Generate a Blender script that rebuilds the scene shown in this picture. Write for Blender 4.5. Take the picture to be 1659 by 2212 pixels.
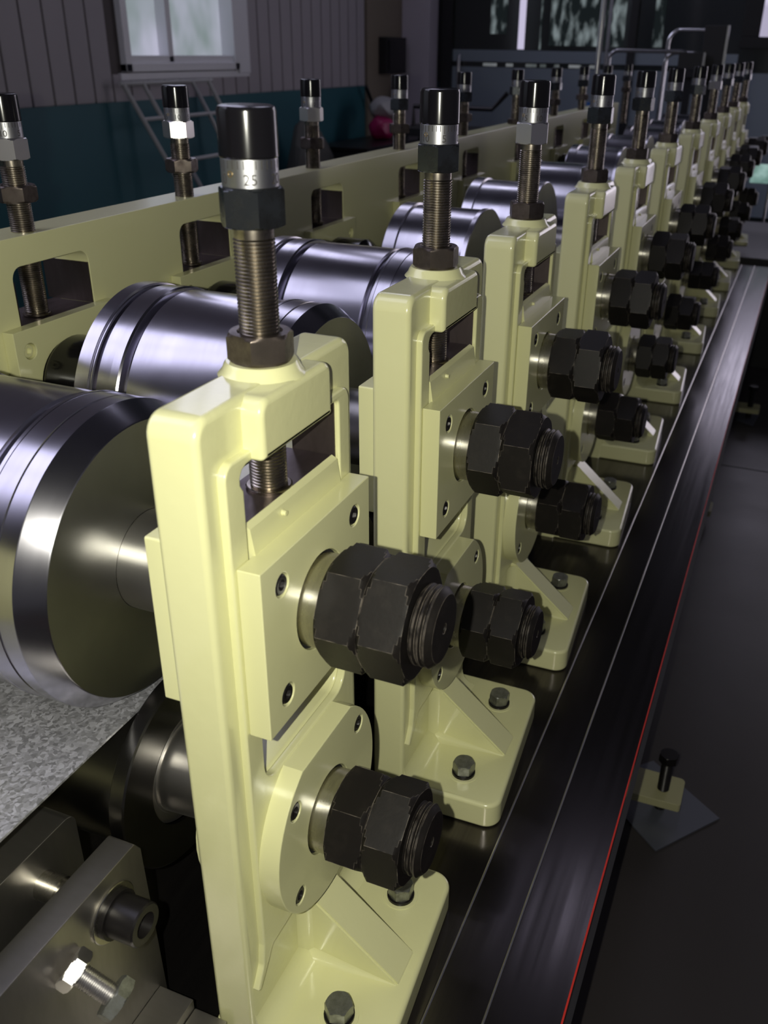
import bpy, bmesh, math, random
from mathutils import Vector, Matrix
random.seed(7)
S = bpy.context.scene
for o in list(bpy.data.objects): bpy.data.objects.remove(o)
COL = S.collection
PI = math.pi
# ------------------------------------------------------------------ camera
YAW, PITCH, ROLL = .37979, .47953, .01738
cy_, sy_, cp_, sp_ = math.cos(YAW), math.sin(YAW), math.cos(PITCH), math.sin(PITCH)
FWD = Vector((-sy_*cp_, cy_*cp_, -sp_)); R0 = Vector((cy_, sy_, 0)); U0 = R0.cross(FWD)
RT = math.cos(ROLL)*R0 + math.sin(ROLL)*U0
UP = -math.sin(ROLL)*R0 + math.cos(ROLL)*U0
CAM = Vector((.32507, -.45199, .86694))
cd = bpy.data.cameras.new('camera'); cam = bpy.data.objects.new('camera', cd); COL.objects.link(cam)
M = Matrix((RT, UP, -FWD)).transposed().to_4x4(); M.translation = CAM; cam.matrix_world = M
cd.sensor_fit = 'VERTICAL'; cd.sensor_height = 36; cd.lens = 36*1975.18/2212
cd.shift_x = -57.79/2212; cd.shift_y = 24.69/2212
cd.clip_start = .02; cd.clip_end = 60
cd.dof.use_dof = True; cd.dof.focus_distance = .95; cd.dof.aperture_fstop = 9
S.camera = cam
# ------------------------------------------------------------------ world, light, exposure
S.view_settings.view_transform = 'Standard'; S.view_settings.look = 'None'
S.view_settings.gamma = 1; S.view_settings.use_curve_mapping = False
S.view_settings.exposure = 0.0
w = bpy.data.worlds.new('world'); S.world = w; w.use_nodes = True
bg = w.node_tree.nodes['Background']; bg.inputs[0].default_value = (.55, .6, .8, 1); bg.inputs[1].default_value = .03

def area(name, loc, target, sx, sy, power, col):
    l = bpy.data.lights.new(name, 'AREA'); l.shape = 'RECTANGLE'; l.size = sx; l.size_y = sy
    l.energy = power; l.color = col
    o = bpy.data.objects.new(name, l); COL.objects.link(o); o.location = loc
    o.rotation_euler = (Vector(target)-Vector(loc)).to_track_quat('-Z', 'Y').to_euler(); return o
# the phone's own flash, beside its lens
fl = bpy.data.lights.new('phone_flash', 'POINT'); fl.energy = 25; fl.color = (1, .985, .84); fl.shadow_soft_size = .004
fo = bpy.data.objects.new('phone_flash', fl); COL.objects.link(fo); fo.location = CAM - RT*.042 + UP*.002
# daylight comes through the emissive panes of the hall's windows (built with the room); two faint ceiling lamps
DAY = (.80, .78, 1)
area('ceiling_lamp', (-.32, 4.5, 5.2), (-.32, 4.5, 0), .9, .08, 1.3, DAY)
area('ceiling_lamp', (-.05, 4.9, 5.2), (-.05, 4.9, 0), .9, .08, 1.3, DAY)

# ------------------------------------------------------------------ materials
def mat(name, col, rough=.4, metal=0, coat=0, emis=None, es=0, bump=None, var=None, spec=None):
    m = bpy.data.materials.new(name); m.use_nodes = True; n = m.node_tree.nodes; L = m.node_tree.links
    b = n['Principled BSDF']; b.inputs['Base Color'].default_value = (*col, 1)
    b.inputs['Roughness'].default_value = rough; b.inputs['Metallic'].default_value = metal
    b.inputs['Coat Weight'].default_value = coat; b.inputs['Coat Roughness'].default_value = .12
    if spec is not None: b.inputs['Specular IOR Level'].default_value = spec
    if emis: b.inputs['Emission Color'].default_value = (*emis, 1); b.inputs['Emission Strength'].default_value = es
    tc = n.new('ShaderNodeTexCoord')
    def noise(scale, vec, detail=4, rough_=.6):
        mp = n.new('ShaderNodeMapping'); mp.inputs['Scale'].default_value = vec
        L.new(tc.outputs['Object'], mp.inputs[0]); t = n.new('ShaderNodeTexNoise')
        t.inputs['Scale'].default_value = scale; t.inputs['Detail'].default_value = detail; t.inputs['Roughness'].default_value = rough_
        L.new(mp.outputs[0], t.inputs[0]); return t
    if var:   # (scale, vec, colour2, amount-lo, hi, roughness delta)
        t = noise(var[0], var[1]); r = n.new('ShaderNodeMapRange'); r.inputs[1].default_value = var[3]; r.inputs[2].default_value = var[4]
        L.new(t.outputs['Fac'], r.inputs[0]); x = n.new('ShaderNodeMix'); x.data_type = 'RGBA'
        x.inputs[6].default_value = (*col, 1); x.inputs[7].default_value = (*var[2], 1)
        L.new(r.outputs[0], x.inputs[0]); L.new(x.outputs[2], b.inputs['Base Color'])
        if var[5]:
            q = n.new('ShaderNodeMapRange'); q.inputs[3].default_value = rough; q.inputs[4].default_value = rough+var[5]
            L.new(r.outputs[0], q.inputs[0]); L.new(q.outputs[0], b.inputs['Roughness'])
    if bump:  # (scale, vec, strength, distance)
        t = noise(bump[0], bump[1], 3); u = n.new('ShaderNodeBump'); u.inputs['Strength'].default_value = bump[2]
        u.inputs['Distance'].default_value = bump[3]; L.new(t.outputs['Fac'], u.inputs['Height']); L.new(u.outputs[0], b.inputs['Normal'])
    return m
one = (1, 1, 1)
CREAM = mat('cream_paint', (.74, .73, .40), .3, coat=.4, bump=(90, one, .12, .0008))
CREAMC = mat('cream_cast_paint', (.74, .73, .40), .25, coat=.5, bump=(60, one, .25, .0012))
ROLL_M = mat('ground_roller_steel', (.50, .49, .53), .17, 1, var=(3, (6, 1, 1), (.38, .37, .41), .3, .75, .07))
ROLL_D = mat('turned_roller_face', (.34, .34, .33), .3, 1, var=(5, one, (.24, .24, .23), .3, .75, .08))
ROLL_L = mat('dark_roller_steel', (.15, .145, .14), .27, 1, var=(5, one, (.10, .095, .09), .3, .75, .08))
BRIGHT = mat('bright_steel', (.60, .58, .52), .22, 1, var=(20, (4, 1, 1), (.40, .38, .33), .3, .7, .1))
ALU = mat('satin_dial_aluminium', (.40, .40, .42), .38, 1, bump=(300, one, .05, .0002))
ROD = mat('oiled_thread_steel', (.46, .41, .34), .24, 1, var=(60, one, (.16, .14, .12), .35, .7, .1))
NUTB = mat('black_oxide_nut', (.0125, .0105, .0095), .46, .15, spec=.3, var=(50, one, (.022, .018, .015), .5, .85, .08), bump=(320, one, .25, .0003))
def worn_edges(m, radius, col, lo=.86, hi=.975):
    n = m.node_tree.nodes; L = m.node_tree.links; b = n['Principled BSDF']
    bv = n.new('ShaderNodeBevel'); bv.samples = 4; bv.inputs[0].default_value = radius; g = n.new('ShaderNodeNewGeometry')
    d = n.new('ShaderNodeVectorMath'); d.operation = 'DOT_PRODUCT'; L.new(bv.outputs[0], d.inputs[0]); L.new(g.outputs['Normal'], d.inputs[1])
    t = n.new('ShaderNodeTexNoise'); t.inputs['Scale'].default_value = 120; tc = n.new('ShaderNodeTexCoord'); L.new(tc.outputs['Object'], t.inputs[0])
    r = n.new('ShaderNodeMapRange'); r.inputs[1].default_value = hi; r.inputs[2].default_value = lo; L.new(d.outputs['Value'], r.inputs[0])
    k = n.new('ShaderNodeMath'); k.operation = 'MULTIPLY'; L.new(r.outputs[0], k.inputs[0])
    q = n.new('ShaderNodeMapRange'); q.inputs[1].default_value = .35; q.inputs[2].default_value = .6; L.new(t.outputs['Fac'], q.inputs[0]); L.new(q.outputs[0], k.inputs[1])
    x = n.new('ShaderNodeMix'); x.data_type = 'RGBA'; L.new(k.outputs[0], x.inputs[0]); L.new(b.inputs['Base Color'].links[0].from_socket, x.inputs[6]); x.inputs[7].default_value = (*col, 1)
    L.new(x.outputs[2], b.inputs['Base Color'])
worn_edges(NUTB, .0010, (.34, .29, .24))
NUTD = mat('dark_chrome_nut', (.10, .11, .12), .22, .9, var=(60, one, (.05, .05, .05), .4, .7, .15))
NUTR = mat('browned_steel_nut', (.15, .125, .11), .34, .9, var=(50, one, (.07, .055, .05), .4, .7, .15))
NUTS = mat('zinc_plated_nut', (.75, .73, .72), .3, 1)
CAPB = mat('glossy_black_cap', (.006, .0055, .007), .16, 0, spec=.45)
SOCK = mat('black_socket_screw', (.016, .014, .014), .35, .4)
BOLTG = mat('grey_hex_bolt', (.30, .31, .29), .38, .8, var=(120, one, (.18, .18, .16), .4, .7, .1))
CHOCK = mat('dark_ground_steel', (.16, .13, .125), .34, .85, var=(12, (3, 1, 1), (.09, .07, .065), .3, .7, .12))
BED = mat('machined_bed_steel', (.13, .118, .12), .15, .95, var=(9, (9, .25, 1), (.08, .072, .075), .3, .72, .10), bump=(40, (20, .3, 1), .03, .0003))
BEDG = mat('groove_highlight_steel', (.72, .70, .70), .30, 1)  # brighter than the bed, so the groove lines carry a highlight
CREAMB = mat('matt_cream_bracket_paint', (.46, .44, .24), .5)
BEDS = mat('grey_bed_side', (.21, .21, .195), .6, 0)
REDP = mat('red_paint_line', (.55, .03, .02), .45)
FLOOR = mat('grey_epoxy_floor', (.050, .043, .042), .36, 0, spec=.5, var=(3, one, (.042, .037, .036), .3, .7, .1))
STRIPY = mat('blade', (.4, .4, .4), .35, 1)
GUIDE = mat('brushed_guide_steel', (.56, .54, .52), .34, 1, var=(6, (1, 3, 1), (.34, .32, .29), .3, .75, .12), bump=(60, (2, 20, 2), .05, .0004))
BLACK = mat('black_enamel', (.01, .01, .011), .5)
DARKJ = mat('dark_gap', (.01, .01, .01), .8)
WALLP = mat('grey_wall_panel', (.42, .39, .42), .6, bump=(40, one, .05, .001))
WALLG = mat('wall_panel_joint', (.10, .085, .085), .7)
TEAL = mat('teal_wainscot', (.012, .115, .145), .55)
DOORM = mat('beige_door_panel', (.24, .20, .15), .6)
PILL = mat('white_pillar_paint', (.60, .55, .62), .6)
GLASSD = mat('dark_glass', (.018, .024, .024), .12, 0, coat=.5)
FROST = mat('frosted_glass_band', (.26, .31, .35), .35)
CHROME = mat('chromed_tube', (.6, .6, .62), .2, 1)
WHITE = mat('white_window_frame', (.86, .86, .90), .4)
RACK = mat('grey_rack_tube', (.5, .5, .5), .5)
INK = mat('dial_engraving', (.05, .045, .04), .6)
BRASS = mat('brass_set_screw', (.55, .40, .20), .35, 1)
BLUE = mat('blue_plastic', (.02, .12, .4), .4)
PINK = mat('pink_plastic', (.35, .01, .1), .4)
GREYC = mat('grey_cloth', (.10, .10, .09), .8)
WHITEC = mat('white_cap_plastic', (.4, .4, .4), .4)

def spangle():
    m = bpy.data.materials.new('galvanised_spangle'); m.use_nodes = True; n = m.node_tree.nodes; L = m.node_tree.links
    b = n['Principled BSDF']; tc = n.new('ShaderNodeTexCoord'); v = n.new('ShaderNodeTexVoronoi'); v.inputs['Scale'].default_value = 320
    nz = n.new('ShaderNodeTexNoise'); nz.inputs['Scale'].default_value = 90; mx = n.new('ShaderNodeMix'); mx.data_type = 'RGBA'; mx.inputs[0].default_value = .012
    L.new(tc.outputs['Object'], nz.inputs[0]); L.new(tc.outputs['Object'], mx.inputs[6]); L.new(nz.outputs['Color'], mx.inputs[7]); L.new(mx.outputs[2], v.inputs['Vector'])
    bw = n.new('ShaderNodeRGBToBW'); L.new(v.outputs['Color'], bw.inputs[0])
    cr = n.new('ShaderNodeValToRGB'); cr.color_ramp.elements[0].color = (.30, .30, .32, 1); cr.color_ramp.elements[1].color = (.66, .66, .72, 1)
    cr.color_ramp.elements[0].position = .2; cr.color_ramp.elements[1].position = .85
    L.new(bw.outputs[0], cr.inputs[0]); L.new(cr.outputs[0], b.inputs['Base Color'])
    b.inputs['Metallic'].default_value = .6; r = n.new('ShaderNodeMapRange'); r.inputs[3].default_value = .3; r.inputs[4].default_value = .5
    L.new(bw.outputs[0], r.inputs[0]); L.new(r.outputs[0], b.inputs['Roughness']); return m
SPANG = spangle()

def daylight(name, dark, light, scale, strength, vec=(1, 1, 1)):
    m = bpy.data.materials.new(name); m.use_nodes = True; n = m.node_tree.nodes; L = m.node_tree.links
    n.remove(n['Principled BSDF']); e = n.new('ShaderNodeEmission'); e.inputs[1].default_value = strength
    tc = n.new('ShaderNodeTexCoord'); mp = n.new('ShaderNodeMapping'); mp.inputs['Scale'].default_value = vec
    t = n.new('ShaderNodeTexNoise'); t.inputs['Scale'].default_value = scale; t.inputs['Detail'].default_value = 3
    cr = n.new('ShaderNodeValToRGB'); cr.color_ramp.elements[0].color = (*dark, 1); cr.color_ramp.elements[1].color = (*light, 1)
    cr.color_ramp.elements[0].position = .38 if scale < 10 else .48; cr.color_ramp.elements[1].position = .62 if scale < 10 else .70
    L.new(tc.outputs['Object'], mp.inputs[0]); L.new(mp.outputs[0], t.inputs[0]); L.new(t.outputs['Fac'], cr.inputs[0]); L.new(cr.outputs[0], e.inputs[0])
    L.new(e.outputs[0], n['Material Output'].inputs[0]); return m
DAYPANE = daylight('daylight_behind_misted_pane', (.20, .25, .25), (.46, .46, .58), 2.2, 1.0, (1, 1, .7))
def skypane(name, zsplit, sky, strength, base=None):
    m = daylight(name, (.20, .25, .25), (.46, .46, .58), 2.2, 1.0, (1, 1, .7)) if base is None else daylight(name, (.40, .37, .50), (.46, .43, .56), .4, 1.0); n = m.node_tree.nodes; L = m.node_tree.links
    e = [q for q in n if q.type == 'EMISSION'][0]; g = n.new('ShaderNodeNewGeometry'); sp = n.new('ShaderNodeSeparateXYZ'); L.new(g.outputs['Position'], sp.inputs[0])
    r = n.new('ShaderNodeMapRange'); r.inputs[1].default_value = zsplit-.25; r.inputs[2].default_value = zsplit+.25; L.new(sp.outputs[2], r.inputs[0])
    mx = n.new('ShaderNodeMix'); mx.data_type = 'RGBA'; L.new(r.outputs[0], mx.inputs[0]); L.new(e.inputs[0].links[0].from_socket, mx.inputs[6]); mx.inputs[7].default_value = (*[c*strength for c in sky], 1)
    L.new(mx.outputs[2], e.inputs[0]); return m
SKYPANE = skypane('misted_pane_with_sky_above', 1.95, (.76, .75, 1.0), 3.0)
DAYTREE = daylight('daylight_through_trees', (.008, .011, .012), (.20, .24, .25), 16, 1.0, (1, 1, .35))
DAYSKY = daylight('bright_sky_pane', (.36, .33, .45), (.44, .41, .55), .4, 1.25)
ROOFP = daylight('translucent_roof_sheet', (.74, .74, 1.0), (.80, .80, 1.0), .4, 3.0)
DAYDOOR = daylight('daylit_doorway', (.8, .72, .85), (1.0, .92, 1.0), .4, 2.6)

# ------------------------------------------------------------------ mesh helpers
def link(name, me, m, parent=None, smooth=30):
    if m and not me.materials: me.materials.append(m)
    if smooth:
        me.shade_smooth(); me.set_sharp_from_angle(angle=math.radians(smooth))
    o = bpy.data.objects.new(name, me); COL.objects.link(o)
    if smooth:
        wm = o.modifiers.new('flat_faces_stay_flat', 'WEIGHTED_NORMAL'); wm.keep_sharp = True; wm.weight = 100
    if parent: o.parent = parent
    return o
def b2m(bm, name='m'):
    bmesh.ops.recalc_face_normals(bm, faces=bm.faces)
    me = bpy.data.meshes.new(name); bm.to_mesh(me); bm.free(); return me
def obj(name, bm, m, parent=None, smooth=30): return link(name, b2m(bm, name), m, parent, smooth)
def add_box(bm, x0, x1, y0, y1, z0, z1, bev=0, seg=2):
    t = bmesh.new(); bmesh.ops.create_cube(t, size=1)
    for v in t.verts: v.co = Vector(((x0+x1)/2+v.co.x*(x1-x0), (y0+y1)/2+v.co.y*(y1-y0), (z0+z1)/2+v.co.z*(z1-z0)))
    if bev: bmesh.ops.bevel(t, geom=t.edges[:], offset=bev, segments=seg, affect='EDGES', profile=.6)
    merge(bm, t)
def merge(bm, t, mx=None):
    if mx is not None: bmesh.ops.transform(t, matrix=mx, verts=t.verts)
    me = bpy.data.meshes.new('tmp'); t.to_mesh(me); t.free(); bm.from_mesh(me); bpy.data.meshes.remove(me)
def box(*a, bev=0): bm = bmesh.new(); add_box(bm, *a, bev=bev); return bm
AX = {'x': Matrix(((0, 0, 1, 0), (1, 0, 0, 0), (0, 1, 0, 0), (0, 0, 0, 1))), 'z': Matrix.Identity(4),
      'y': Matrix(((1, 0, 0, 0), (0, 0, 1, 0), (0, -1, 0, 0), (0, 0, 0, 1)))}
def lathe(bm, prof, c, axis='x', n=48, caps=True, hexr=None):
    """prof: list of (a, r) along the axis"""
    t = bmesh.new(); rings = []
    for a, r in prof:
        rings.append([t.verts.new((r*math.cos(2*PI*k/n), r*math.sin(2*PI*k/n), a)) for k in range(n)])
    for p, q in zip(rings, rings[1:]):
        for k in range(n): t.faces.new((p[k], p[(k+1) % n], q[(k+1) % n], q[k]))
    if caps:
        if prof[0][1] > 1e-6: t.faces.new(rings[0][::-1])
        if prof[-1][1] > 1e-6: t.faces.new(rings[-1])
    merge(bm, t, Matrix.Translation(c) @ AX[axis])
def thread(a0, a1, r, pitch=.0026, depth=.0011):
    p = []; n = max(2, int((a1-a0)/pitch)); s = (a1-a0)/n
    for i in range(n):
        p += [(a0+i*s, r-depth), (a0+(i+.35)*s, r), (a0+(i+.6)*s, r), (a0+(i+.95)*s, r-depth)]
    return p
def hexnut(bm, a0, a1, R, rot, c, axis='x', ch=None, bore=0):
    """hexagon prism with chamfered corners, R across corners"""
    ch = (a1-a0)*.13 if ch is None else ch
    t = bmesh.new(); n = 48; rin = R*.90; L = []
    def ring(a, f):
        vs = []
        for k in range(n):
            th = 2*PI*k/n; ph = (th % (PI/3))-PI/6; rh = R*math.cos(PI/6)/math.cos(ph)
            r = min(rh, f*R) if f else rh
            vs.append(t.verts.new((r*math.cos(th+rot), r*math.sin(th+rot), a)))
        return vs
    # chamfer height follows the corner overshoot: rings with a growing radius limit
    L = [ring(a0, .885), ring(a0+ch*.45, .94), ring(a0+ch, 1.0), ring(a1-ch, 1.0), ring(a1-ch*.45, .94), ring(a1, .885)]
    for p, q in zip(L, L[1:]):
        for k in range(n): t.faces.new((p[k], p[(k+1) % n], q[(k+1) % n], q[k]))
    if bore:
        for Lr, a, s in ((L[0], a0, 1), (L[-1], a1, -1)):
            b = [t.verts.new((bore*math.cos(2*PI*k/n+rot), bore*math.sin(2*PI*k/n+rot), a)) for k in range(n)]
            d = [t.verts.new((bore*.93*math.cos(2*PI*k/n+rot), bore*.93*math.sin(2*PI*k/n+rot), a+s*ch*.8)) for k in range(n)]
            for k in range(n):
                t.faces.new((Lr[k], Lr[(k+1) % n], b[(k+1) % n], b[k])); t.faces.new((b[k], b[(k+1) % n], d[(k+1) % n], d[k]))
            t.faces.new(d)
    else:
        t.faces.new(L[0][::-1]); t.faces.new(L[-1])
    merge(bm, t, Matrix.Translation(c) @ AX[axis])
def rounded(pts, n=6):
    """pts: (u, v, radius) -> list of (u, v)"""
    out = []; N = len(pts)
    for i in range(N):
        p = Vector(pts[i][:2]); r = pts[i][2]; a = Vector(pts[i-1][:2]); b = Vector(pts[(i+1) % N][:2])
        if r <= 0: out.append(tuple(p)); continue
        d1 = (a-p).normalized(); d2 = (b-p).normalized(); ang = d1.angle(d2); t = r/math.tan(ang/2)
        t = min(t, .49*(a-p).length, .49*(b-p).length); r = t*math.tan(ang/2)
        c = p+(d1+d2).normalized()*(r/math.sin(ang/2)); s = p+d1*t-c; e = p+d2*t-c
        a0 = math.atan2(s.y, s.x); a1 = math.atan2(e.y, e.x); da = (a1-a0+PI) % (2*PI)-PI
        for k in range(n+1): q = a0+da*k/n; out.append((c.x+r*math.cos(q), c.y+r*math.sin(q)))
    return out
def circ(u, v, r, n=32): return [(u+r*math.cos(2*PI*k/n), v+r*math.sin(2*PI*k/n)) for k in range(n)]
def add_plate(bm, outline, holes, w0, w1, bev=.0015, axis='x', bres=2):
    """flat plate with true holes and rounded edges; outline in (u, v), thickness w0..w1"""
    cu = bpy.data.curves.new('c', 'CURVE'); cu.dimensions = '2D'; cu.fill_mode = 'BOTH'
    for loop in [outline]+list(holes):
        s = cu.splines.new('POLY'); s.points.add(len(loop)-1)
        for q, p in zip(s.points, loop): q.co = (p[0], p[1], 0, 1)
        s.use_cyclic_u = True
    cu.extrude = max((w1-w0)/2-bev, 1e-5); cu.bevel_depth = bev; cu.bevel_resolution = bres; cu.offset = -bev
    o = bpy.data.objects.new('c', cu); COL.objects.link(o)
    dg = bpy.context.evaluated_depsgraph_get(); dg.update()
    me = bpy.data.meshes.new_from_object(o.evaluated_get(dg)); t = bmesh.new(); t.from_mesh(me)
    bmesh.ops.remove_doubles(t, verts=t.verts, dist=1e-6)
    for v in t.verts: v.co.z += (w0+w1)/2
    bpy.data.objects.remove(o); bpy.data.curves.remove(cu); bpy.data.meshes.remove(me)
    merge(bm, t, AX[axis])
def add_prism(bm, pts3a, pts3b):
    a = [bm.verts.new(p) for p in pts3a]; b = [bm.verts.new(p) for p in pts3b]; n = len(a)
    for k in range(n): bm.faces.new((a[k], a[(k+1) % n], b[(k+1) % n], b[k]))
    bm.faces.new(a[::-1]); bm.faces.new(b)
def tube(bm, pts, r, n=12):
    rings = []
    for i, p in enumerate(pts):
        p = Vector(p); d = (Vector(pts[min(i+1, len(pts)-1)])-Vector(pts[max(i-1, 0)])).normalized()
        u = d.orthogonal().normalized() if i == 0 else (rings_u - d*rings_u.dot(d)).normalized()
        rings_u = u; v = d.cross(u)
        rings.append([bm.verts.new(p+r*(math.cos(2*PI*k/n)*u+math.sin(2*PI*k/n)*v)) for k in range(n)])
    for p, q in zip(rings, rings[1:]):
        for k in range(n): bm.faces.new((p[k], p[(k+1) % n], q[(k+1) % n], q[k]))
    bm.faces.new(rings[0][::-1]); bm.faces.new(rings[-1])
def tag(o, label, cat, group=None):
    o['label'] = label; o['category'] = cat
    if group: o['group'] = group
    return o
def empty(name, loc, label, cat, group=None):
    o = bpy.data.objects.new(name, None); COL.objects.link(o); o.location = loc; o.empty_display_size = .05
    return tag(o, label, cat, group)
def copy_tree(o, parent=None):
    c = o.copy(); COL.objects.link(c)
    if parent: c.parent = parent
    for ch in list(o.children): copy_tree(ch, c)
    return c
def struct(name, bm, m, smooth=30, parent=None):
    o = obj(name, bm, m, parent, smooth); 
    if not parent: o['kind'] = 'structure'
    return o

ORD = ['nearest', 'second nearest', 'third nearest', 'fourth nearest', 'fifth nearest', 'sixth nearest', 'seventh nearest',
       'eighth nearest', 'ninth nearest', 'tenth nearest', 'farthest']
YS = [0, .3622, .71514, 1.15376, 1.59294, 2.04756, 2.56284, 3.0664, 3.52055, 3.99649, 4.50056]
YC, ZU, ZL, XS = .1155, .4622, .2285, -.0227
FL = -.5
# ------------------------------------------------------------------ the room
X0, X1, YB, YF, ZT = -3.0, 3.2, 7.7, -3.2, 6.0
o = struct('floor', box(X0-.2, X1+.2, YF-.2, 10.4, FL-.1, FL), FLOOR, 0)
ys = []
for y in (2.902, 5.9, -.1):   # joint strips let into the floor
    ys.append(obj('floor_joint', box(.2, X1, y-.003, y+.003, FL, FL+.0012), BLACK, o, 0))
struct('ceiling', box(X0-.2, X1+.2, YF-.2, 10.4, ZT, ZT+.1), mat('grey_ceiling', (.07, .07, .08), .8), 0)
struct('wall_right', box(X1, X1+.15, YF, 10.4, FL, ZT), mat('grey_wall', (.2, .2, .22), .7), 0)
struct('wall_front', box(X0, X1, YF-.15, YF, FL, ZT), mat('grey_wall_front', (.2, .2, .22), .7), 0)
WY0, WY1, WZ0, WZ1 = 3.80, 4.88, .735, 5.6
VY0, VY1 = -1.95, .35
bm = bmesh.new()
for a in ((YF, VY0, .6, ZT), (VY1, WY0, .6, ZT), (WY1, 10.4, .6, ZT), (WY0, WY1, .6, WZ0), (WY0, WY1, WZ1, ZT), (VY0, VY1, .6, WZ0), (VY0, VY1, WZ1, ZT)):
    add_box(bm, X0-.15, X0, a[0], a[1], a[2], a[3])
wl = struct('wall_left', bm, WALLG, 0)
# vertical profiled panels, .144 apart with recessed joints
y = 3.131-.144*18; panel = None
pm = b2m(box(0, .012, -.0655, .0655, 0, 1, bev=.003), 'panel'); 
while y < 6.66:
    yc = y+.072
    segs = [(.6, ZT)] if (yc < WY0-.03 or yc > WY1+.03) else [(.6, WZ0-.01), (WZ1+.01, ZT)]
    for z0, z1 in segs:
        p = bpy.data.objects.new('wall_panel', pm); COL.objects.link(p); p.parent = wl
        if not pm.materials: pm.materials.append(WALLP)
        p.location = (X0, yc, z0); p.scale = (1, 1, z1-z0)
    y += .144
struct('trim_1', box(X0-.15, X0+.006, YF, 10.4, FL, .6), TEAL, 0)
struct('door_1', box(X0, X0+.03, 6.74, 7.46, FL, 2.2, bev=.004), DOORM, 0)
# window_1: white sliding frame with two misted panes
bm = bmesh.new()
for a in ((WY0, WY0+.05, WZ0, WZ1), (WY1-.05, WY1, WZ0, WZ1), (WY0, WY1, WZ0, WZ0+.04), (WY0, WY1, WZ1-.05, WZ1)):
    add_box(bm, X0-.06, X0+.035, *a, bev=.004)
wn = struct('window_1', bm, WHITE)
obj('sash_rail', box(X0-.05, X0+.02, 4.19, 4.235, WZ0+.04, WZ1-.05, bev=.004), WHITE, wn)
obj('sash_rail', box(X0-.03, X0+.0, 4.235, 4.26, WZ0+.04, WZ1-.05), mat('sash_shadow_gap', (.1, .1, .1), .5), wn)  # thin dark strip painted as the shadow gap beside the rail
obj('bottom_rail', box(X0-.05, X0+.02, WY0+.04, WY1-.04, WZ0+.035, WZ0+.075, bev=.003), WHITE, wn)
obj('jamb_liner', box(X0-.05, X0+.03, WY1, WY1+.13, WZ0-.02, WZ1, bev=.004), WHITE, wn)
obj('window_sill', box(X0-.02, X0+.02, WY0-.03, WY1+.13, WZ0-.04, WZ0-.005, bev=.004), WHITE, wn)
obj('pane', box(X0-.05, X0-.045, WY0+.05, 4.19, WZ0+.07, WZ1-.05), SKYPANE, wn, 0)
obj('pane', box(X0-.06, X0-.055, 4.235, WY1-.05, WZ0+.07, WZ1-.05), SKYPANE, wn, 0)
# the next window of the same wall, beyond the left edge of the frame
bm = bmesh.new()
for a in ((VY0, VY0+.05, WZ0, WZ1), (VY1-.05, VY1, WZ0, WZ1), (VY0, VY1, WZ0, WZ0+.04), (VY0, VY1, WZ1-.05, WZ1), (-.83, -.77, WZ0, WZ1)):
    add_box(bm, X0-.06, X0+.035, *a, bev=.004)
wn9 = struct('window_10', bm, WHITE)
obj('pane', box(X0-.05, X0-.045, VY0+.05, VY1-.05, WZ0+.04, WZ1-.05), SKYPANE, wn9, 0)
struct('window_11', box(-2.75, -1.75, -2.3, .55, ZT-.02, ZT-.005), ROOFP, 0)
struct('window_12', box(-2.95, -1.95, 5.6, 7.1, ZT-.02, ZT-.005), ROOFP, 0)
struct('window_13', box(X0+.0, X0+.012, 5.7, 7.3, 4.0, 5.8), ROOFP, 0)
struct('trim_2', box(-3.0, -2.73, 7.42, 7.62, FL, ZT, bev=.004), PILL)
# glazed partition across the end of the hall
gp = struct('wall_back', box(-2.66, X1, YB, YB+.012, FL, ZT), GLASSD, 0)
obj('frosted_band', box(-2.62, -.32, YB-.006, YB, .775, .862), FROST, gp, 0)
obj('frosted_band', box(-.05, X1, YB-.006, YB, .80, .905), FROST, gp, 0)
obj('frosted_band', box(-2.62, X1, YB-.006, YB, -.3, .735), FROST, gp, 0)
obj('partition_post', box(-2.72, -2.62, YB-.04, YB+.03, FL, ZT, bev=.004), BLACK, gp)
obj('partition_post', box(-1.16, -1.10, YB-.03, YB+.03, FL, ZT, bev=.004), BLACK, gp)
obj('window_frame', box(-.32, .95, YB-.05, YB-.01, .905, .98, bev=.004), BLACK, gp)
obj('window_frame', box(-.32, -.19, YB-.05, YB-.01, .98, 2.4, bev=.004), BLACK, gp)
obj('door_pull', (lambda b: (tube(b, [(-2.55, YB-.03, .5), (-2.55, YB-.05, .54), (-2.55, YB-.05, .78), (-2.55, YB-.03, .82)], .014), b)[1])(bmesh.new()), CHROME, gp)
wn2 = struct('window_2', box(-.19, .80, YB-.045, YB-.03, .98, 2.0), skypane('far_pane_with_sky_above', 1.42, (.84, .80, 1.0), 3.2, DAYSKY), 0)
wn3 = struct('window_3', box(1.0, 2.7, YB-.045, YB-.03, -.4, 2.2), DAYDOOR, 0)
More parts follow.
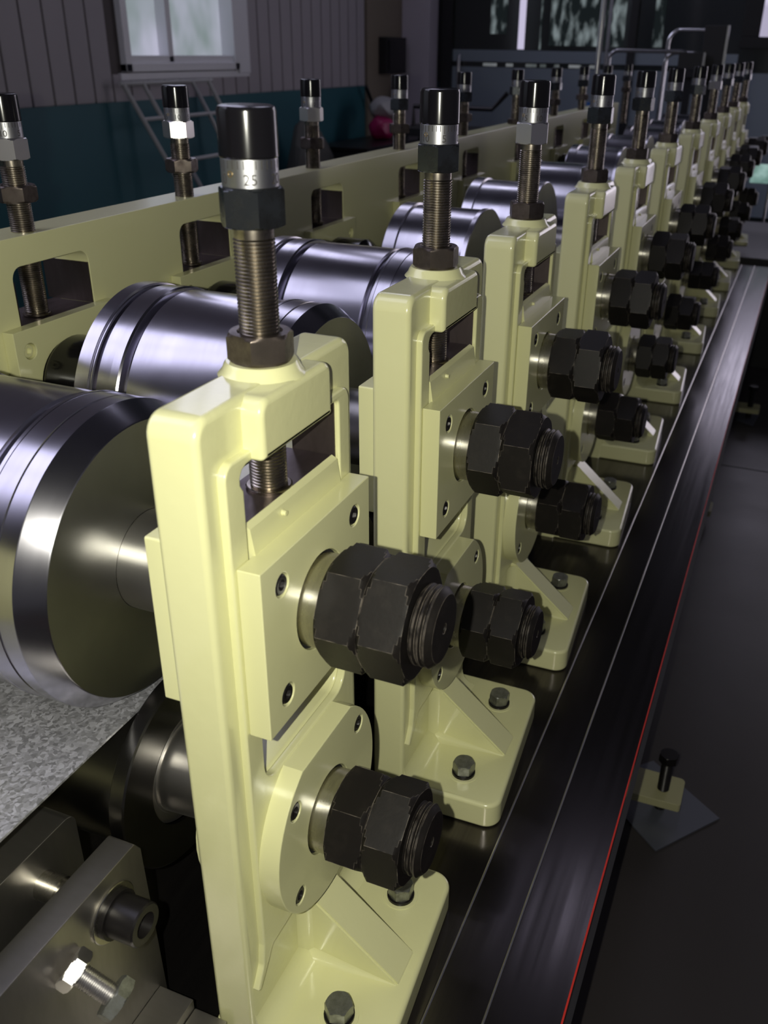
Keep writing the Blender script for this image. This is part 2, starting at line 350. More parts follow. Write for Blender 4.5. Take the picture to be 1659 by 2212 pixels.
# views reflected or seen beyond the dark glass: narrow daylit panes, posts and slots
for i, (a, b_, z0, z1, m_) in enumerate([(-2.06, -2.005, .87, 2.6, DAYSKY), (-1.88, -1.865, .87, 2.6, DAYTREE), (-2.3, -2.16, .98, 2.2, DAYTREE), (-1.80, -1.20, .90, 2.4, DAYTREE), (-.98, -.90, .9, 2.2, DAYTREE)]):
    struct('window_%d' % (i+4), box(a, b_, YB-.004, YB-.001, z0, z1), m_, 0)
rn = random.Random(4)
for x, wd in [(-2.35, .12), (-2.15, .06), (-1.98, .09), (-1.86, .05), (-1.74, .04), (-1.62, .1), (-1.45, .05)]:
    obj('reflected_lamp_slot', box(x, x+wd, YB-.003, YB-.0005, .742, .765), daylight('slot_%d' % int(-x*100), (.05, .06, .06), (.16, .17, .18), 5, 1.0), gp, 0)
obj('lit_slot', box(-.08, .25, YB-.009, YB-.006, -.04, .10), daylight('dim_green_light', (.12, .22, .19), (.3, .45, .42), 9, 1.0), gp, 0)
obj('lit_slot', box(.02, .5, YB-.009, YB-.006, .73, .775), daylight('green_white_tube_light', (.55, .8, .72), (.6, .85, .78), 2, 1.0), gp, 0)

# ------------------------------------------------------------------ machine bed
YE = 4.12
bed = empty('machine_bed', (0, 2, FL), 'long dark steel machine bed with ground top carrying every roll stand', 'machine bed')
def bobj(name, bm, m, smooth=30):
    bmesh.ops.translate(bm, vec=(0, -2, -FL), verts=bm.verts); return obj(name, bm, m, bed, smooth)
def lands(xs):
    bm = bmesh.new()
    for x0, x1, z in xs: add_box(bm, x0, x1, -1.2, YE, -.03, z, bev=.0012)
    return bm
bobj('bed_plate', lands([(-.95, .1262, 0), (.1278, .1832, 0), (.1848, .2575, 0)]), BED)
def bead(x, r, top):   # rounded arris of a machined step, raised and brightened to hold its highlight
    bm = bmesh.new(); P = [(x+r*math.cos(PI*k/10), top-r+r*math.sin(PI*k/10)) for k in range(11)]
    add_prism(bm, [(a, -1.2, b) for a, b in P], [(a, YE, b) for a, b in P]); return bm
bobj('groove_edge', bead(.127, .0016, .0008), BEDG)
bobj('groove_edge', bead(.184, .0016, .0008), BEDG)
bobj('red_marking_line', box(.2564, .2584, -1.2, YE, -.006, .0004), REDP, 0)
bobj('bed_side', box(-.94, .2575, -1.2, YE, -.125, -.0301), BEDS, 0)
bobj('bed_body', box(-.90, .210, -1.2, YE, FL, -.1255), BLACK, 0)

# ------------------------------------------------------------------ roll stand prototype (local: x out, y along machine, z up from bed)
def stand_proto():
    root = empty('roll_stand', (0, 0, 0), '', 'roll stand', 'cream roll stands along the front of the machine')
    bm = bmesh.new(); TF = .0377; H = .653
    win = rounded([(.043, .315, .02), (.1935, .315, .02), (.1935, .607, .005), (.052, .607, .0), (.0475, .6065, 0), (.0425, .6045, 0), (.0395, .6, 0), (.0392, .595, 0), (.0415, .591, 0), (.043, .5895, 0)])[::-1]
    add_plate(bm, rounded([(.001, .0, 0), (.2305, .0, 0), (.2305, H, .016), (.001, H, .016)]), [win], -.0465, -.005, bev=.0055, bres=3)
    add_plate(bm, rounded([(.020, .615, .012), (.020, .142, .01), (.0165, .118, .012), (.0045, .098, .002), (.0085, .094, .002), (.026, .116, .015), (.034, .128, .004),
                           (.198, .128, .004), (.206, .116, .015), (.2245, .094, .002), (.2285, .098, .002), (.2165, .118, .012), (.213, .142, .01), (.213, .615, .012)]), [win], -.0075, .0012, bev=.002)
    add_plate(bm, rounded([(.055, .607, .003), (.162, .607, .003), (.162, .652, .01), (.055, .652, .012)]), [], -.02, .0115, bev=.005, bres=3)
    lathe(bm, [(.606, .027), (.645, .027), (.651, .033), (.655, .0295), (.659, .0278), (.661, .0262)], (XS, YC, 0), 'z', 40)
    # foot
    foot = rounded([(-.049, .0015, .004), (.121, .004, .02), (.1045, .2507, .022), (-.049, .2507, .004)], 8)
    add_plate(bm, foot, [], 0, TF, bev=.005, axis='z', bres=3)
    # gusset
    def gus(y): return [(-.01, y, TF-.006), (.103, y, TF-.006), (.1, y, TF+.001), (.005, y, .121), (-.01, y, .124)]
    t = bmesh.new(); add_prism(t, gus(.099), gus(.142)); bmesh.ops.recalc_face_normals(t, faces=t.faces)
    bmesh.ops.bevel(t, geom=[e for e in t.edges], offset=.002, segments=2, affect='EDGES'); merge(bm, t)
    # concave casting fillets
    def fil(r, n=7): return [(0, 0)]+[(r-r*math.sin(PI/2*k/n), r-r*math.cos(PI/2*k/n)) for k in range(n+1)][::-1]
    F = [(r_, s_) for r_, s_ in fil(.024)]
    for y0, y1 in ((.004, .102), (.139, .2285)):
        add_prism(bm, [(-.0055+a, y0, TF-.0005+b) for a, b in F], [(-.0055+a, y1, TF-.0005+b) for a, b in F])
    F2 = [(r_, s_) for r_, s_ in fil(.016)]
    for yb, s in ((.0995, -1), (.1415, 1)):
        add_prism(bm, [(-.004, yb+s*a, TF-.0005+b) for a, b in F2], [(.098, yb+s*a*.15, TF-.0005+b*.15) for a, b in F2])
        add_prism(bm, [(-.0055+a, yb+s*b, TF) for a, b in F2], [(-.0055+a, yb+s*b, .118) for a, b in F2])
    for yb in (.0485, .2015): lathe(bm, [(TF-.001, .0195), (TF+.0006, .019), (TF+.0008, .0175)], (.0600, yb, 0), 'z', 28)
    obj('casting', bm, CREAMC, root, 32)
    # wear strips in the window and the bearing block
    for y0, y1 in ((.0425, .0445), (.192, .1940)): obj('wear_strip', box(-.044, -.003, y0, y1, .38, .606), CHOCK, root, 0)
    obj('bearing_block', box(-.050, -.006, .045, .1915, .388, .557, bev=.001), CHOCK, root)
    bm = bmesh.new(); pf = [(-.0060, .5575), (-.0045, .5585), (.0005, .5555), (.0035, .535), (.0035, .395), (-.0060, .395)]
    add_prism(bm, [(a, .0475, b) for a, b in pf], [(a, .1895, b) for a, b in pf]); lathe(bm, [(.0, .0026), (.0055, .0020)], (-.0005, .093, .549), 'x', 10)
    obj('block_face', bm, CREAM, root)
    bm = bmesh.new(); add_plate(bm, rounded([(.0242, .3836, .001), (.21, .3836, .001), (.21, .5346, .001), (.0242, .5346, .001)]),
              [circ(YC, ZU, .0425, 48)]+[circ(.1171+a*.0628, .4591+b*.0507, .0098, 20) for a in (-1, 1) for b in (-1, 1)], .0013, .0208, bev=.0011)
    cov = obj('bearing_cover', bm, CREAM, root)
    obj('bore_gap_shade', (lambda b: (lathe(b, [(.002, .0424), (.0165, .0424)], (0, YC, ZU), 'x'), b)[1])(bmesh.new()), DARKJ, cov)  # black disc stands in for the shade in the gap round the shaft
    bmS = bmesh.new(); sock(bmS); sm = b2m(bmS, 'socket_screw')
    for a in (-1, 1):
        for b in (-1, 1):
            s = link('socket_screw', sm, SOCK, cov); s.location = (.0118, .1171+a*.0628, .4591+b*.0507)
    # lower flange with a flat cut on top
    R = .0974; a0 = math.asin((.3135-ZL)/R); pts = []
    n = 56
    for k in range(n+1):
        th = PI-a0+(PI+2*a0)*k/n; pts.append((.1185+R*math.cos(th), ZL+R*math.sin(th)))
    bm = bmesh.new(); add_plate(bm, pts, [circ(.1165, ZL, .0425, 48)]+[circ(.1195+a*.0634, ZL+b*.0515, .0093, 20) for a in (-1, 1) for b in (-1, 1)], -.0055, .0205, bev=.0011)
    flg = obj('bearing_flange', bm, CREAM, root)
    obj('bore_gap_shade', (lambda b: (lathe(b, [(-.003, .0424), (.016, .0424)], (0, .1165, ZL), 'x'), b)[1])(bmesh.new()), DARKJ, flg)  # same black disc painting the shaded gap of the lower bore
    for a in (-1, 1):
        for b in (-1, 1):
            s = link('socket_screw', sm, SOCK, flg); s.location = (.0112, .1195+a*.0634, ZL+b*.0515)
    # inner retaining plate
    bm = bmesh.new(); add_plate(bm, rounded([(.012, .408, .002), (.219, .408, .002), (.219, .553, .002), (.012, .553, .002)]), [circ(YC, ZU, .045, 32)], -.0665, -.0466, bev=.001)
    obj('inner_cover', bm, CREAM, root)
    bm = bmesh.new(); add_plate(bm, circ(YC, ZL, .09, 40), [circ(YC, ZL, .045, 32)], -.0665, -.0466, bev=.001)
    obj('inner_flange', bm, CREAM, root)
    # hold-down bolts
    for i, yb in enumerate((.0485, .2015)):
        bm = bmesh.new(); lathe(bm, [(0, .0150), (.0030, .0150)], (0, 0, 0), 'z', 28)
        ws = obj('washer', bm, SOCK, root); ws.location = (.060, yb, TF+.0008)
        bm = bmesh.new(); hexnut(bm, .0030, .0185, .0142, .3+i*.25, (0, 0, 0), 'z', ch=.0022)
        hb = obj('hex_bolt', bm, BOLTG, root); hb.location = (.060, yb, TF+.0008)
    return root
def sock(bm):
    R, r, h = .0085, .0040, .0085
    prof = [(0, R), (h-.0012, R), (h, R-.0012), (h, r+.0006)]
    lathe(bm, prof, (0, 0, 0), 'x', 24, caps=False)
    t = bmesh.new(); top = [t.verts.new(((r+.0006)*math.cos(2*PI*k/24), (r+.0006)*math.sin(2*PI*k/24), h)) for k in range(24)]
    low = [t.verts.new((r*math.cos(PI/3*(k//4)), r*math.sin(PI/3*(k//4)), h-.004)) for k in range(24)]
    for k in range(24): t.faces.new((top[k], top[(k+1) % 24], low[(k+1) % 24], low[k]))
    bmesh.ops.contextual_create(t, geom=low)
    bmesh.ops.remove_doubles(t, verts=t.verts, dist=1e-6)
    b2 = [v for v in t.verts if v.co.z < h-.003]
    try: t.faces.new(sorted(b2, key=lambda v: math.atan2(v.co.y, v.co.x)))
    except Exception: pass
    merge(bm, t, AX['x'])

# adjusting screw, local origin on its axis at z = 0 of the given base
def text_mesh(s, size):
    cu = bpy.data.curves.new('t', 'FONT'); cu.body = s; cu.size = size; cu.align_x = 'CENTER'; cu.align_y = 'CENTER'
    o = bpy.data.objects.new('t', cu); COL.objects.link(o); dg = bpy.context.evaluated_depsgraph_get(); dg.update()
    me = bpy.data.meshes.new_from_object(o.evaluated_get(dg)); bpy.data.objects.remove(o); bpy.data.curves.remove(cu); return me
TXT = {}
def dial_marks(R, z0, z1, facing, value):
    """engraved scale 0..25 wrapped round the dial; 'value' faces the direction 'facing'"""
    bm = bmesh.new()
    for k in range(30):
        th = facing-(k-value)*PI/15*-1*-1 if False else facing+(value-k)*PI/15
        major = (k % 5 == 0); ln = (z1-z0)*(.44 if major else .33); hw = .00032/R
        for s in (0,):
            v = [bm.verts.new(((R+.00012)*math.cos(th+a), (R+.00012)*math.sin(th+a), z)) for a, z in ((-hw, z1-.0008), (hw, z1-.0008), (hw, z1-ln), (-hw, z1-ln))]
            bm.faces.new(v)
        if major:
            me = TXT.get(k) or text_mesh(str(k), .0098); TXT[k] = me
            t = bmesh.new(); t.from_mesh(me); zc = z0+(z1-z0)*.30
            for v in t.verts:
                a = th+v.co.x/R; z = zc+v.co.y; v.co = Vector(((R+.00012)*math.cos(a), (R+.00012)*math.sin(a), z))
            merge(bm, t)
    return bm
def screw(root_name, zs, low_nut_mat, up_nut_mat, facing, value, rot1, rot2, label, group, rust=None):
    ctop, cbot, dbot, nbot, n2t, n2b, rb = zs
    root = empty(root_name, (0, 0, 0), label, 'adjusting screw', group)
    bm = bmesh.new(); lathe(bm, [(cbot, .0194), (cbot+.001, .0201), (ctop-.0035, .0198), (ctop-.001, .0188), (ctop, .0165)], (0, 0, 0), 'z', 48)
    obj('cap', bm, CAPB, root)
    bm = bmesh.new(); lathe(bm, [(dbot, .0188), (dbot+.0006, .0193), (cbot-.0006, .0193), (cbot, .019)], (0, 0, 0), 'z', 48)
    d = obj('dial_ring', bm, ALU, root)
    obj('scale_marks', dial_marks(.0193, dbot, cbot, facing, value), INK, d, 0)
    bm = bmesh.new(); a = facing-.75; lathe(bm, [(.0, .0021), (.0006, .0021), (.0006, .0014), (-.001, .0012)], (0, 0, 0), 'x', 16, caps=False)
    lathe(bm, [(-.0012, .0016), (-.0008, .0016)], (0, 0, 0), 'x', 12)
    ss = obj('set_screw', bm, BRASS, d); ss.location = (.0189*math.cos(a), .0189*math.sin(a), dbot+(cbot-dbot)*.5); ss.rotation_euler = (0, 0, a)
    bm = bmesh.new(); hexnut(bm, nbot, dbot, .0236, rot1, (0, 0, 0), 'z', ch=.0016); obj('hex_nut', bm, up_nut_mat, root)
    bm = bmesh.new(); hexnut(bm, n2b, n2t, .0252, rot2, (0, 0, 0), 'z', ch=.003, bore=.0168); obj('lock_nut', bm, low_nut_mat, root)
    bm = bmesh.new(); lathe(bm, [(nbot+.002, .0139), (nbot-.0075, .0139)] + thread(rb, nbot-.0078, .0148)[::-1], (0, 0, 0), 'z', 40); obj('threaded_rod', bm, ROD, root)
    bm = bmesh.new(); lathe(bm, [(rb-.001, .0182), (rb+.0014, .0186), (rb+.0022, .0172)], (0, 0, 0), 'z', 32); obj('thrust_washer', bm, ROD, root)
    return root

# rollers: origin on shaft axis
def roll_prof(lo, hi, kind):
    if kind == 0:   # grooved roll of the first stands (x from right to left)
        pr = [(-.150, .0455), (-.150, .1255), (-.151, .1265), (-.1695, .139), (-.1705, .1395), (-.186, .1395), (-.187, .1385), (-.1885, .1385), (-.1890, .1395), (-.208, .1398),
              (-.2085, .1402), (-.212, .1402), (-.2135, .1350), (-.2150, .1290), (-.2205, .1290), (-.2220, .1350), (-.2235, .1375), (-.3480, .1375), (-.3492, .1350), (-.3505, .1290), (-.3565, .1290), (-.3585, .1385), (-.3610, .1402),
              (-.3720, .1400), (-.3725, .1392), (-.389, .1392), (-.3900, .1370), (-.3910, .1300), (-.3955, .1300), (-.3965, .1370), (-.3975, .1385), (-.400, .1385), (-.4010, .1408), (-.4190, .1408), (-.420, .1398), (-.420, .03)]
        return pr
    if kind == 1: return [(-.218, .0455), (-.218, .1365), (-.2195, .1385), (-.228, .1375), (-.229, .135), (-.358, .135), (-.360, .139), (-.383, .139), (-.385, .1375), (-.385, .03)]
    if kind == 2: return [(-.135, .060), (-.135, .1015), (-.1365, .1032), (-.150, .1035), (-.1515, .1018), (-.1520, .091), (-.412, .091), (-.414, .1035), (-.43, .1035), (-.431, .1015), (-.431, .03)]
    if kind == 3: return [(-.205, .055), (-.205, .094), (-.21, .0945), (-.38, .0945), (-.385, .093), (-.385, .03)]
def roller(kind, upper, label, group, rots):
    root = empty('forming_roller', (0, 0, 0), label, 'forming roller', group)
    bm = bmesh.new(); lathe(bm, roll_prof(0, 0, kind), (0, 0, 0), 'x', 128, caps=False); rb = obj('roller_body', bm, ROLL_M if upper else ROLL_L, root, 12)
    rb.data.materials.append(ROLL_D if upper else ROLL_L)
    pr = roll_prof(0, 0, kind); xr = pr[0][0]; xl = pr[-1][0]
    for p in rb.data.polygons:
        if abs(p.center.x-xr) < 1e-4 or abs(p.center.x-xl) < 1e-4: p.material_index = 1
    if kind in (0, 1, 3):
        bm = bmesh.new(); lathe(bm, [(xr+.0001, .0452), (-.067, .0452)], (0, 0, 0), 'x', 64); obj('spacer_sleeve', bm, GUIDE, root)
    else:
        bm = bmesh.new(); lathe(bm, [(xr-.006, .0605), (xr-.0055, .0505), (xr-.004, .0500), (xr-.004, .0480), (-.067, .0450)], (0, 0, 0), 'x', 64); obj('spacer_sleeve', bm, GUIDE, root)
    xe = .1287 if upper else .1244; rc = .0400; rt = .0335
    bm = bmesh.new(); lathe(bm, [(-.56, .034), (-.0675, .034), (-.0670, .0395), (.0370, .0398)], (0, 0, 0), 'x', 64); obj('shaft', bm, BRIGHT, root)
    bm = bmesh.new(); lathe(bm, [(.036, rt-.002)]+thread(.105, xe-.003, rt, .0042, .0022)+[(xe-.002, rt-.003), (xe, rt-.0055), (xe, .0045), (xe-.003, .003), (xe-.006, .0)], (0, 0, 0), 'x', 48)
    obj('threaded_end', bm, NUTB, root)
    for a0, a1, r_ in ((.0365, .0728, rots[0]), (.0732, .1100 if upper else .1085, rots[1])):
        bm = bmesh.new(); hexnut(bm, a0, a1, .0518 if upper else .0500, r_, (0, 0, 0), 'x', ch=.0042); obj('shaft_nut', bm, NUTB, root)
    bm = bmesh.new(); lathe(bm, [(xl-.001, .046), (-.462, .046), (-.468, .056), (-.474, .061), (-.532, .061), (-.539, .057), (-.543, .049)], (0, 0, 0), 'x', 40); obj('drive_side_collar', bm, CAPB, root)
    return root

# build and place
proto = stand_proto()
for i, Y in enumerate(YS):
    r = proto if i == 0 else copy_tree(proto)
    r.location = (0, Y, 0)
    w_ = {0: 'nearest of all to the camera', 10: 'farthest from the camera, last of the row'}.get(i, ORD[i].replace(' nearest', '')+' from the camera')
    r['label'] = 'cream cast roll stand, ' + w_
G1 = 'adjusting screws on the front stands'; G2 = 'adjusting screws on the rear frame'
zr = (.8326, .8005, .7820, .7562, .6825, .6608, .5580)
zl_ = (.8120, .7810, .7625, .7380, .7085, .6885, .5480)
cam_dir = lambda x, y: math.atan2(CAM.y-y, CAM.x-x)
vals = [25, 6.3, 12, 3, 8, 20, 15, 1, 5, 10, 22]
for i, Y in enumerate(YS):
    y = Y+YC; f = cam_dir(XS, y)
    z = zr
    w_ = {0: 'nearest stand, dial reading 25 to the camera', 10: 'farthest front stand'}.get(i, ORD[i].replace(' nearest', '')+' front stand from the camera')
    r = screw('adjusting_screw', z, NUTR, NUTD if i < 2 else NUTS if i in (2, 7) else NUTD, f, vals[i], f+[-.35, .5, PI/2-.05, .35, .2, .6, .1, PI/2-.1, .2, .6, .3][i]+PI/6, f+[-.08, -.02, .35, .4, .1, .5, .2, .3, .4, 0, .2][i]+PI/6*1.6,
              'black capped vertical adjusting screw on the ' + w_, G1)
    r.location = (XS, y, 0)
for i in range(1, 11):
    y = YS[i]+YC; f = cam_dir(-.584, y); z = list(zl_)
    if i == 6: z[4], z[5] = .668, .653
    r = screw('adjusting_screw', z, NUTR, NUTS if i in (1, 2, 3) else NUTD, f, 8+i, f+.25*i, f+.3*i,
              'black capped adjusting screw on the rear frame, ' + ('leftmost, cut by the left edge' if i == 1 else ['', '', 'second', 'third', 'fourth', 'fifth', 'sixth', 'seventh', 'eighth', 'ninth', 'tenth and farthest'][i]+(' from the left' if i < 10 else ' along')), G2)
    r.location = (-.584, y, 0)
protoU = {}
for i, Y in enumerate(YS):
    ku = 0 if i < 3 else 1; kl = 2 if i < 3 else 3
    nm = ORD[i].replace(' nearest', '') if i else 'nearest'
    rr = ((0, -.06), (.12, .5), (.0, .3), (.1, .25), (.5, .1), (.3, .3), (.2, .6), (.1, .4), (.5, .5), (.3, .1), (0, .3))[i]
    u = roller(ku, True, 'polished steel upper forming roller with black end nuts in the %s stand' % nm, 'upper forming rollers', (rr[0], rr[1]))
    u.location = (0, Y+YC, ZU)
    l = roller(kl, False, 'dark steel lower forming roller with black end nuts in the %s stand' % nm, 'lower forming rollers', (rr[1]+.25, rr[0]+.62))
    l.location = (0, Y+.1165, ZL)

# ------------------------------------------------------------------ rear frame plate
fr = empty('rear_frame_plate', (-.59, 2, 0), 'long cream painted rear frame plate with a rounded window at every roller', 'frame plate')
holes = []
for Y in YS: holes.append(rounded([(Y+.062, .40, .003), (Y+.202, .40, .003), (Y+.202, .617, .016), (Y+.062, .617, .016)])[::-1])
bm = bmesh.new(); add_plate(bm, rounded([(-.9, 0, 0), (4.34, 0, 0), (4.34, .6525, .004), (-.9, .6525, .004)]), [h for h in holes if h[0][0] < 4.2], -.6218, -.5618, bev=.0012)
bmesh.ops.translate(bm, vec=(.59, -2, 0), verts=bm.verts); obj('plate', bm, CREAM, fr)
smm = None
bmS = bmesh.new(); sock(bmS); smm = b2m(bmS, 'painted_screw')
for i, Y in enumerate(YS[:10]):
    bm = bmesh.new(); add_plate(bm, rounded([(Y+.028, .383, .001), (Y+.227, .383, .001), (Y+.227, .546, .001), (Y+.028, .546, .001)]), [circ(Y+YC, ZU, .053, 40)]+[circ(Y+.1275+a*.075, .4645+b*.053, .0105, 16) for a in (-1, 1) for b in (-1, 1)], -.5617, -.5442, bev=.0011)
    bmesh.ops.translate(bm, vec=(.59, -2, 0), verts=bm.verts); c = obj('bearing_cover', bm, CREAM, fr)
    for a in (-1, 1):
        for b in (-1, 1):
            s = link('painted_socket_screw', smm, CREAM, c); s.location = (-.556+.59, Y+.1275+a*.075-2, .4645+b*.053)
    obj('bearing_block', box(-.632+.59, -.5625+.59, Y+.064-2, Y+.2-2, .402, .545, bev=.001), CHOCK, fr)
    for y0 in (.0622, .1995): obj('wear_strip', box(-.64+.59, -.563+.59, Y+y0-2, Y+y0+.0022-2, .545, .6), CHOCK, fr, 0)

# ------------------------------------------------------------------ metal strip being formed
bm = box(-.415, -.1525, -1.3, 4.3, .3200, .3222)
tag(obj('sheet_strip', bm, SPANG, None, 0), 'spangled galvanised sheet strip running between the rollers', 'sheet metal')

# ------------------------------------------------------------------ entry guide at the lower left
g = empty('entry_guide', (-.15, -.2, 0), 'brushed steel entry guide of two upright plates in the lower left corner', 'guide')
def gobj(name, bm, m, smooth=30, par=None): bmesh.ops.translate(bm, vec=(.15, .2, 0), verts=bm.verts); return obj(name, bm, m, par or g, smooth)
bm = bmesh.new(); add_plate(bm, rounded([(-.9, .0, 0), (.0045, .0, 0), (.0045, .25, .012), (-.9, .25, 0)]), [], -.225, -.18, bev=.0008); gobj('guide_plate', bm, GUIDE)
bm = bmesh.new(); add_plate(bm, rounded([(-.9, .02, 0), (.006, .02, 0), (.001, .238, .0), (-.006, .2495, .003), (-.9, .2495, 0)]), [], -.1335, -.1063, bev=.0008); gobj('guide_plate', bm, GUIDE)
bm = bmesh.new(); lathe(bm, [(-.18, .0135), (-.16, .0135)], (0, -.044, .207), 'x', 32); lathe(bm, [(-.16, .0118), (-.133, .0118)], (0, -.044, .207), 'x', 32); gobj('cross_pin', bm, BRIGHT)
bm = bmesh.new(); lathe(bm, [(-.1063, .0265), (-.1045, .027), (-.1040, .0262)], (0, -.044, .207), 'x', 40); gobj('washer', bm, BRIGHT)
bm = bmesh.new(); lathe(bm, [(-.104, .0220), (-.099, .0220), (-.099, .0190), (-.0735, .0190), (-.072, .0176), (-.072, .0112), (-.081, .0095), (-.081, 0)], (0, -.044, .207), 'x', 40); gobj('socket_screw', bm, SOCK)
def hexbolt(p0, p1):
    p0 = Vector(p0); p1 = Vector(p1); d = p1-p0; L_ = d.length
    mx = Matrix.Translation(p0) @ Vector((0, 0, 1)).rotation_difference(d.normalized()).to_matrix().to_4x4()
    out = []
    for nm, fn, m_ in (('hex_nut', lambda b: hexnut(b, .0, .012, .0178, .2, (0, 0, 0), 'z', bore=.0098), NUTS), ('threaded_rod', lambda b: lathe(b, thread(.002, L_-.008, .0092, .0018, .0008), (0, 0, 0), 'z', 24), NUTS),
                   ('bolt_head', lambda b: hexnut(b, L_-.011, L_, .0190, .5, (0, 0, 0), 'z'), BOLTG)):
        t = bmesh.new(); fn(t); bmesh.ops.transform(t, matrix=mx, verts=t.verts); gobj(nm, t, m_)
hexbolt((-.1063, -.1, .207), (-.0635, -.093, .176))
gobj('base_block', box(-.106, -.068, -.9, -.004, 0, .06, bev=.001), GUIDE)
gobj('base_block', box(-.0672, -.032, -.9, -.004, 0, .048, bev=.001), GUIDE)

# ------------------------------------------------------------------ levelling feet on the right
def level_foot(x, y, label):
    t = empty('levelling_foot', (x, y, FL), label, 'levelling foot', 'levelling feet along the bed')
    bm = bmesh.new(); add_plate(bm, rounded([(-.08, -.038, 0), (.0390, -.036, .006), (.0390, .044, .010), (-.08, .044, 0)]), [], .034, .052, bev=.001, axis='z'); obj('bracket', bm, CREAMB, t)
    bm = bmesh.new(); lathe(bm, [(.004, .0115)]+thread(.012, .128, .0118, .004, .0012)+[(.130, .011)], (0, 0, 0), 'z', 24)
    obj('threaded_rod', bm, SOCK, t)
    bm = bmesh.new(); hexnut(bm, .124, .142, .0195, .4, (0, 0, 0), 'z'); obj('bolt_head', bm, SOCK, t)
    return t
level_foot(.2895, 1.032, 'cream bracket with black levelling bolt above a loose steel plate')
level_foot(.2895, 3.46, 'cream bracket with black levelling bolt, small and far along the bed')
level_foot(.205, 2.40, 'levelling bracket mostly hidden by the bed edge, between the near and far ones')
def floor_plate(c, label):
    bm = bmesh.new(); P = [Vector(p) for p in c]
    lo = [(p[0], p[1], FL) for p in c]; hi = [(p[0], p[1], FL+.003) for p in c]; add_prism(bm, lo, hi)
    tag(obj('steel_plate', bm, mat('loose_zinc_plate', (.17, .18, .22), .4, .5, bump=(30, one, .2, .001)), None, 0), label, 'steel plate')
floor_plate([(.4062, 1.047), (.256, 1.165), (.213, 1.12), (.213, .99), (.3005, .9112)], 'loose grey steel plate lying on the floor under the near levelling foot')
floor_plate([(.315, 3.37), (.33, 3.52), (.25, 3.58), (.24, 3.42)], 'small grey steel plate on the floor under the far levelling foot')

# ------------------------------------------------------------------ machinery beyond the bed end
t = empty('cutoff_unit', (.6, 4.9, FL), 'low dark machine block with pale slatted top just past the bed end', 'machine')
obj('body', (lambda b: (add_box(b, -1.2, .9, -.70, .4, 0, .52, bev=.005), b)[1])(bmesh.new()), BLACK, t)
obj('top_plate', box(-.35, .9, -.3, .6, .52, .60, bev=.004), GUIDE, t)
for k in range(12): obj('tooth', box(-.3+k*.07, -.27+k*.07, -.33, -.30, .52, .60), BLACK, t, 0)
def panelbox(x0, x1, z0, z1, y, label):
    e = empty('control_box', ((x0+x1)/2, y, FL), label, 'cabinet', 'black boxes beyond the machine')
    cx = (x0+x1)/2
    obj('housing', box(x0-cx, x1-cx, -.05, .05, z0-FL, z1-FL, bev=.006), BLACK, e)
    obj('edge_strip', box(x1-cx+.0005, x1-cx+.014, -.045, -.03, z0-FL+.004, z1-FL), CHROME, e)
    obj('post', box(-.02, .02, -.02, .02, 0, z0-FL), BLACK, e)
panelbox(-.352, -.232, .74, 1.005, 5.6, 'tall black box with bright right edge behind the far screws')
panelbox(-.462, -.330, .74, .87, 5.5, 'shorter black box left of the tall one behind the far screws')
def hoop(pts, label):
    bm = bmesh.new(); tube(bm, pts, .011); tag(obj('guard_rail', bm, CHROME), label, 'rail', 'bent tube rails beyond the machine')
def arch(xl, xr, zt, y, r=.05):
    P = [(xl, y, FL)]+[(xl, y, zt-r)]+[(xl+r-r*math.cos(PI/2*k/6), y, zt-r+r*math.sin(PI/2*k/6)) for k in range(1, 7)]+[(xr-.05, y, zt)]
    return P+[(xr-.05+.05*math.sin(PI/2*k/6), y, zt-.05+.05*math.cos(PI/2*k/6)) for k in range(1, 7)]+[(xr, y, FL)]
hoop(arch(-.568, -.30, .985, 5.72, .07), 'highest bent steel tube rail, left of the tall black box')
hoop(arch(-.885, -.42, .872, 5.62, .05), 'wide low bent steel tube rail behind the far caps')
hoop(arch(-.565, -.36, .866, 5.66, .06), 'small bent steel tube rail beside the shorter black box')
bm = bmesh.new(); tube(bm, [(-.945, 5.6, FL), (-.945, 5.6, 2.6)], .016); tube(bm, [(-.900, 5.6, FL), (-.900, 5.6, 2.6)], .010)
tag(obj('upright_pole', bm, CHROME), 'tall thin steel pole behind the machine, rising out of frame', 'pole')
bm = bmesh.new(); tube(bm, [(.14, 5.55, FL), (.14, 5.55, .72)], .008); lathe(bm, [(.68, .02), (.72, .02)], (.14, 5.55, 0), 'z', 16)
tag(obj('thin_stand_pole', bm, CHROME), 'short bright stand pole right of the last roll stand', 'pole')
e = empty('instrument_arm', (.3, 5.52, FL), 'dark horizontal arm with a tiny red lamp at the right edge', 'arm')
obj('arm', box(-.25, .4, -.02, .02, .92, .955), BLACK, e); obj('upright', box(.36, .4, -.02, .02, 0, .92), BLACK, e)
obj('indicator_lamp', box(-.09, -.075, -.03, -.02, .93, .94), mat('red_lamp', (.5, 0, 0), .4, emis=(1, .03, .02), es=1.2), e, 0)
tag(obj('blue_bottle', (lambda b: (lathe(b, [(0, .03), (.09, .03), (.11, .012), (.13, .012)], (-.79, 4.75, .50), 'z', 20), b)[1])(bmesh.new()), BLUE), 'small blue bottle behind the fifth front screw', 'bottle')
tag(obj('bench', box(-1.1, -.68, 4.55, 4.95, FL, .50, bev=.01), GREYC), 'dark grey bench just past the end of the rear frame', 'bench')

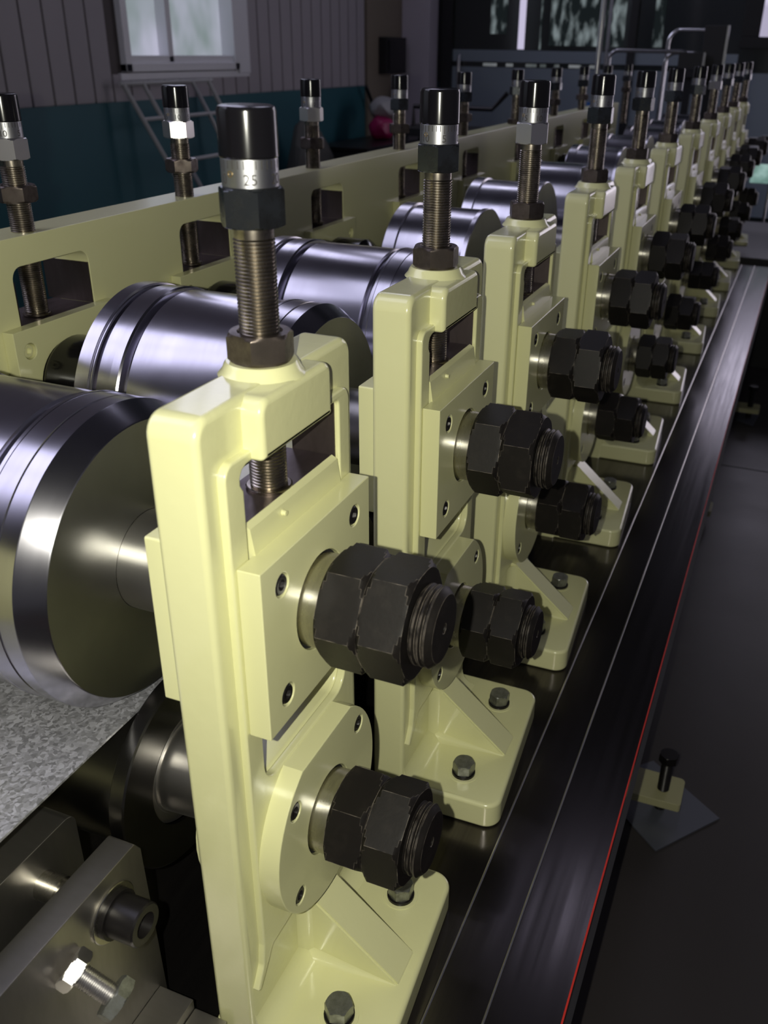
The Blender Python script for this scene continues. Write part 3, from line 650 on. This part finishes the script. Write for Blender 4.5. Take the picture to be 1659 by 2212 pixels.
# ------------------------------------------------------------------ things along the left wall
r = empty('wire_rack', (-2.85, 3.8, FL), 'grey tube rack leaning against the teal wall under the window', 'rack')
def rt(a, b, rad=.011, nm='rail'):
    bm = bmesh.new(); tube(bm, [a, b], rad, 8); bmesh.ops.translate(bm, vec=(2.85, -3.8, -FL), verts=bm.verts); obj(nm, bm, RACK, r)
def wp(y, z): return (-2.93+.25*(.70-z)/.7, y, z)
for y0, dy in ((3.70, .42), (3.86, .42), (4.30, .40), (4.46, .40)): rt(wp(y0, .69), wp(y0+dy*.9, -.45), .012)
for z_, w0, w1 in ((.685, 3.68, 4.50), (.52, 3.76, 4.56), (.31, 3.82, 4.62), (.08, 3.9, 4.70)): rt(wp(w0, z_), wp(w1, z_), .010)
e = empty('electric_box', (-2.95, 7.15, .8), 'black electric box on the beige door panel beside the pillar', 'electric box')
obj('housing', box(-.045, .05, -.2, .2, -.12, .14, bev=.006), BLACK, e); obj('cover', box(.05, .06, -.17, .17, -.1, .12, bev=.003), SOCK, e)
bm = bmesh.new(); tube(bm, [(-2.93, 6.62+.12*k, .60-.22*math.sin(PI*k/5)) for k in range(6)], .014, 8)
tag(obj('hanging_cable', bm, BLACK), 'black cable hanging in a loop below the electric box', 'cable')
def sack(name, x, y, z, rx, ry, rz, m, label, cat):
    bm = bmesh.new(); bmesh.ops.create_icosphere(bm, subdivisions=3, radius=1); rr = random.Random(name+label)
    for v in bm.verts:
        s = 1+.10*math.sin(5*v.co.x+rr.random()*.3)*math.cos(4*v.co.z+2*v.co.y); v.co = Vector((x+v.co.x*rx*s, y+v.co.y*ry*s, z+max(v.co.z, -.8)*rz*s))
    tag(obj(name, bm, m), label, cat)
sack('grey_sack', -2.74, 5.32, -.06, .14, .26, .50, GREYC, 'grey bundle against the teal wall right of the rack', 'bundle')
sack('pink_bag', -2.70, 6.40, .325, .09, .12, .09, PINK, 'small pink bag among dark things left of the pillar', 'bag')
sack('pale_bag', -2.72, 6.50, .46, .10, .16, .08, WHITEC, 'dim pale bag above the pink bag', 'bag')
e = empty('storage_crate', (-2.7, 6.2, FL), 'dark crate stack against the wall left of the pillar', 'crate')
obj('crate', box(-.2, .2, -.5, .6, 0, .72, bev=.01), BLACK, e); obj('crate_lid', box(-.21, .21, -.51, .61, .72, .75, bev=.006), SOCK, e)
e = empty('wheeled_trolley', (-1.75, 5.8, FL), 'dark wheeled trolley with rails behind the rear frame', 'trolley')
obj('deck', box(-.5, .5, -.2, .2, .85, .9, bev=.005), BLACK, e)
for xx in (-.45, .45):
    for yy in (-.16, .16): obj('leg', box(xx-.02, xx+.02, yy-.02, yy+.02, 0, .85), BLACK, e, 0)
bm = bmesh.new(); tube(bm, [(-.45, 0, .9), (-.45, 0, 1.02), (.1, 0, 1.02), (.2, 0, 1.12)], .015, 8); obj('handle', bm, SOCK, e)
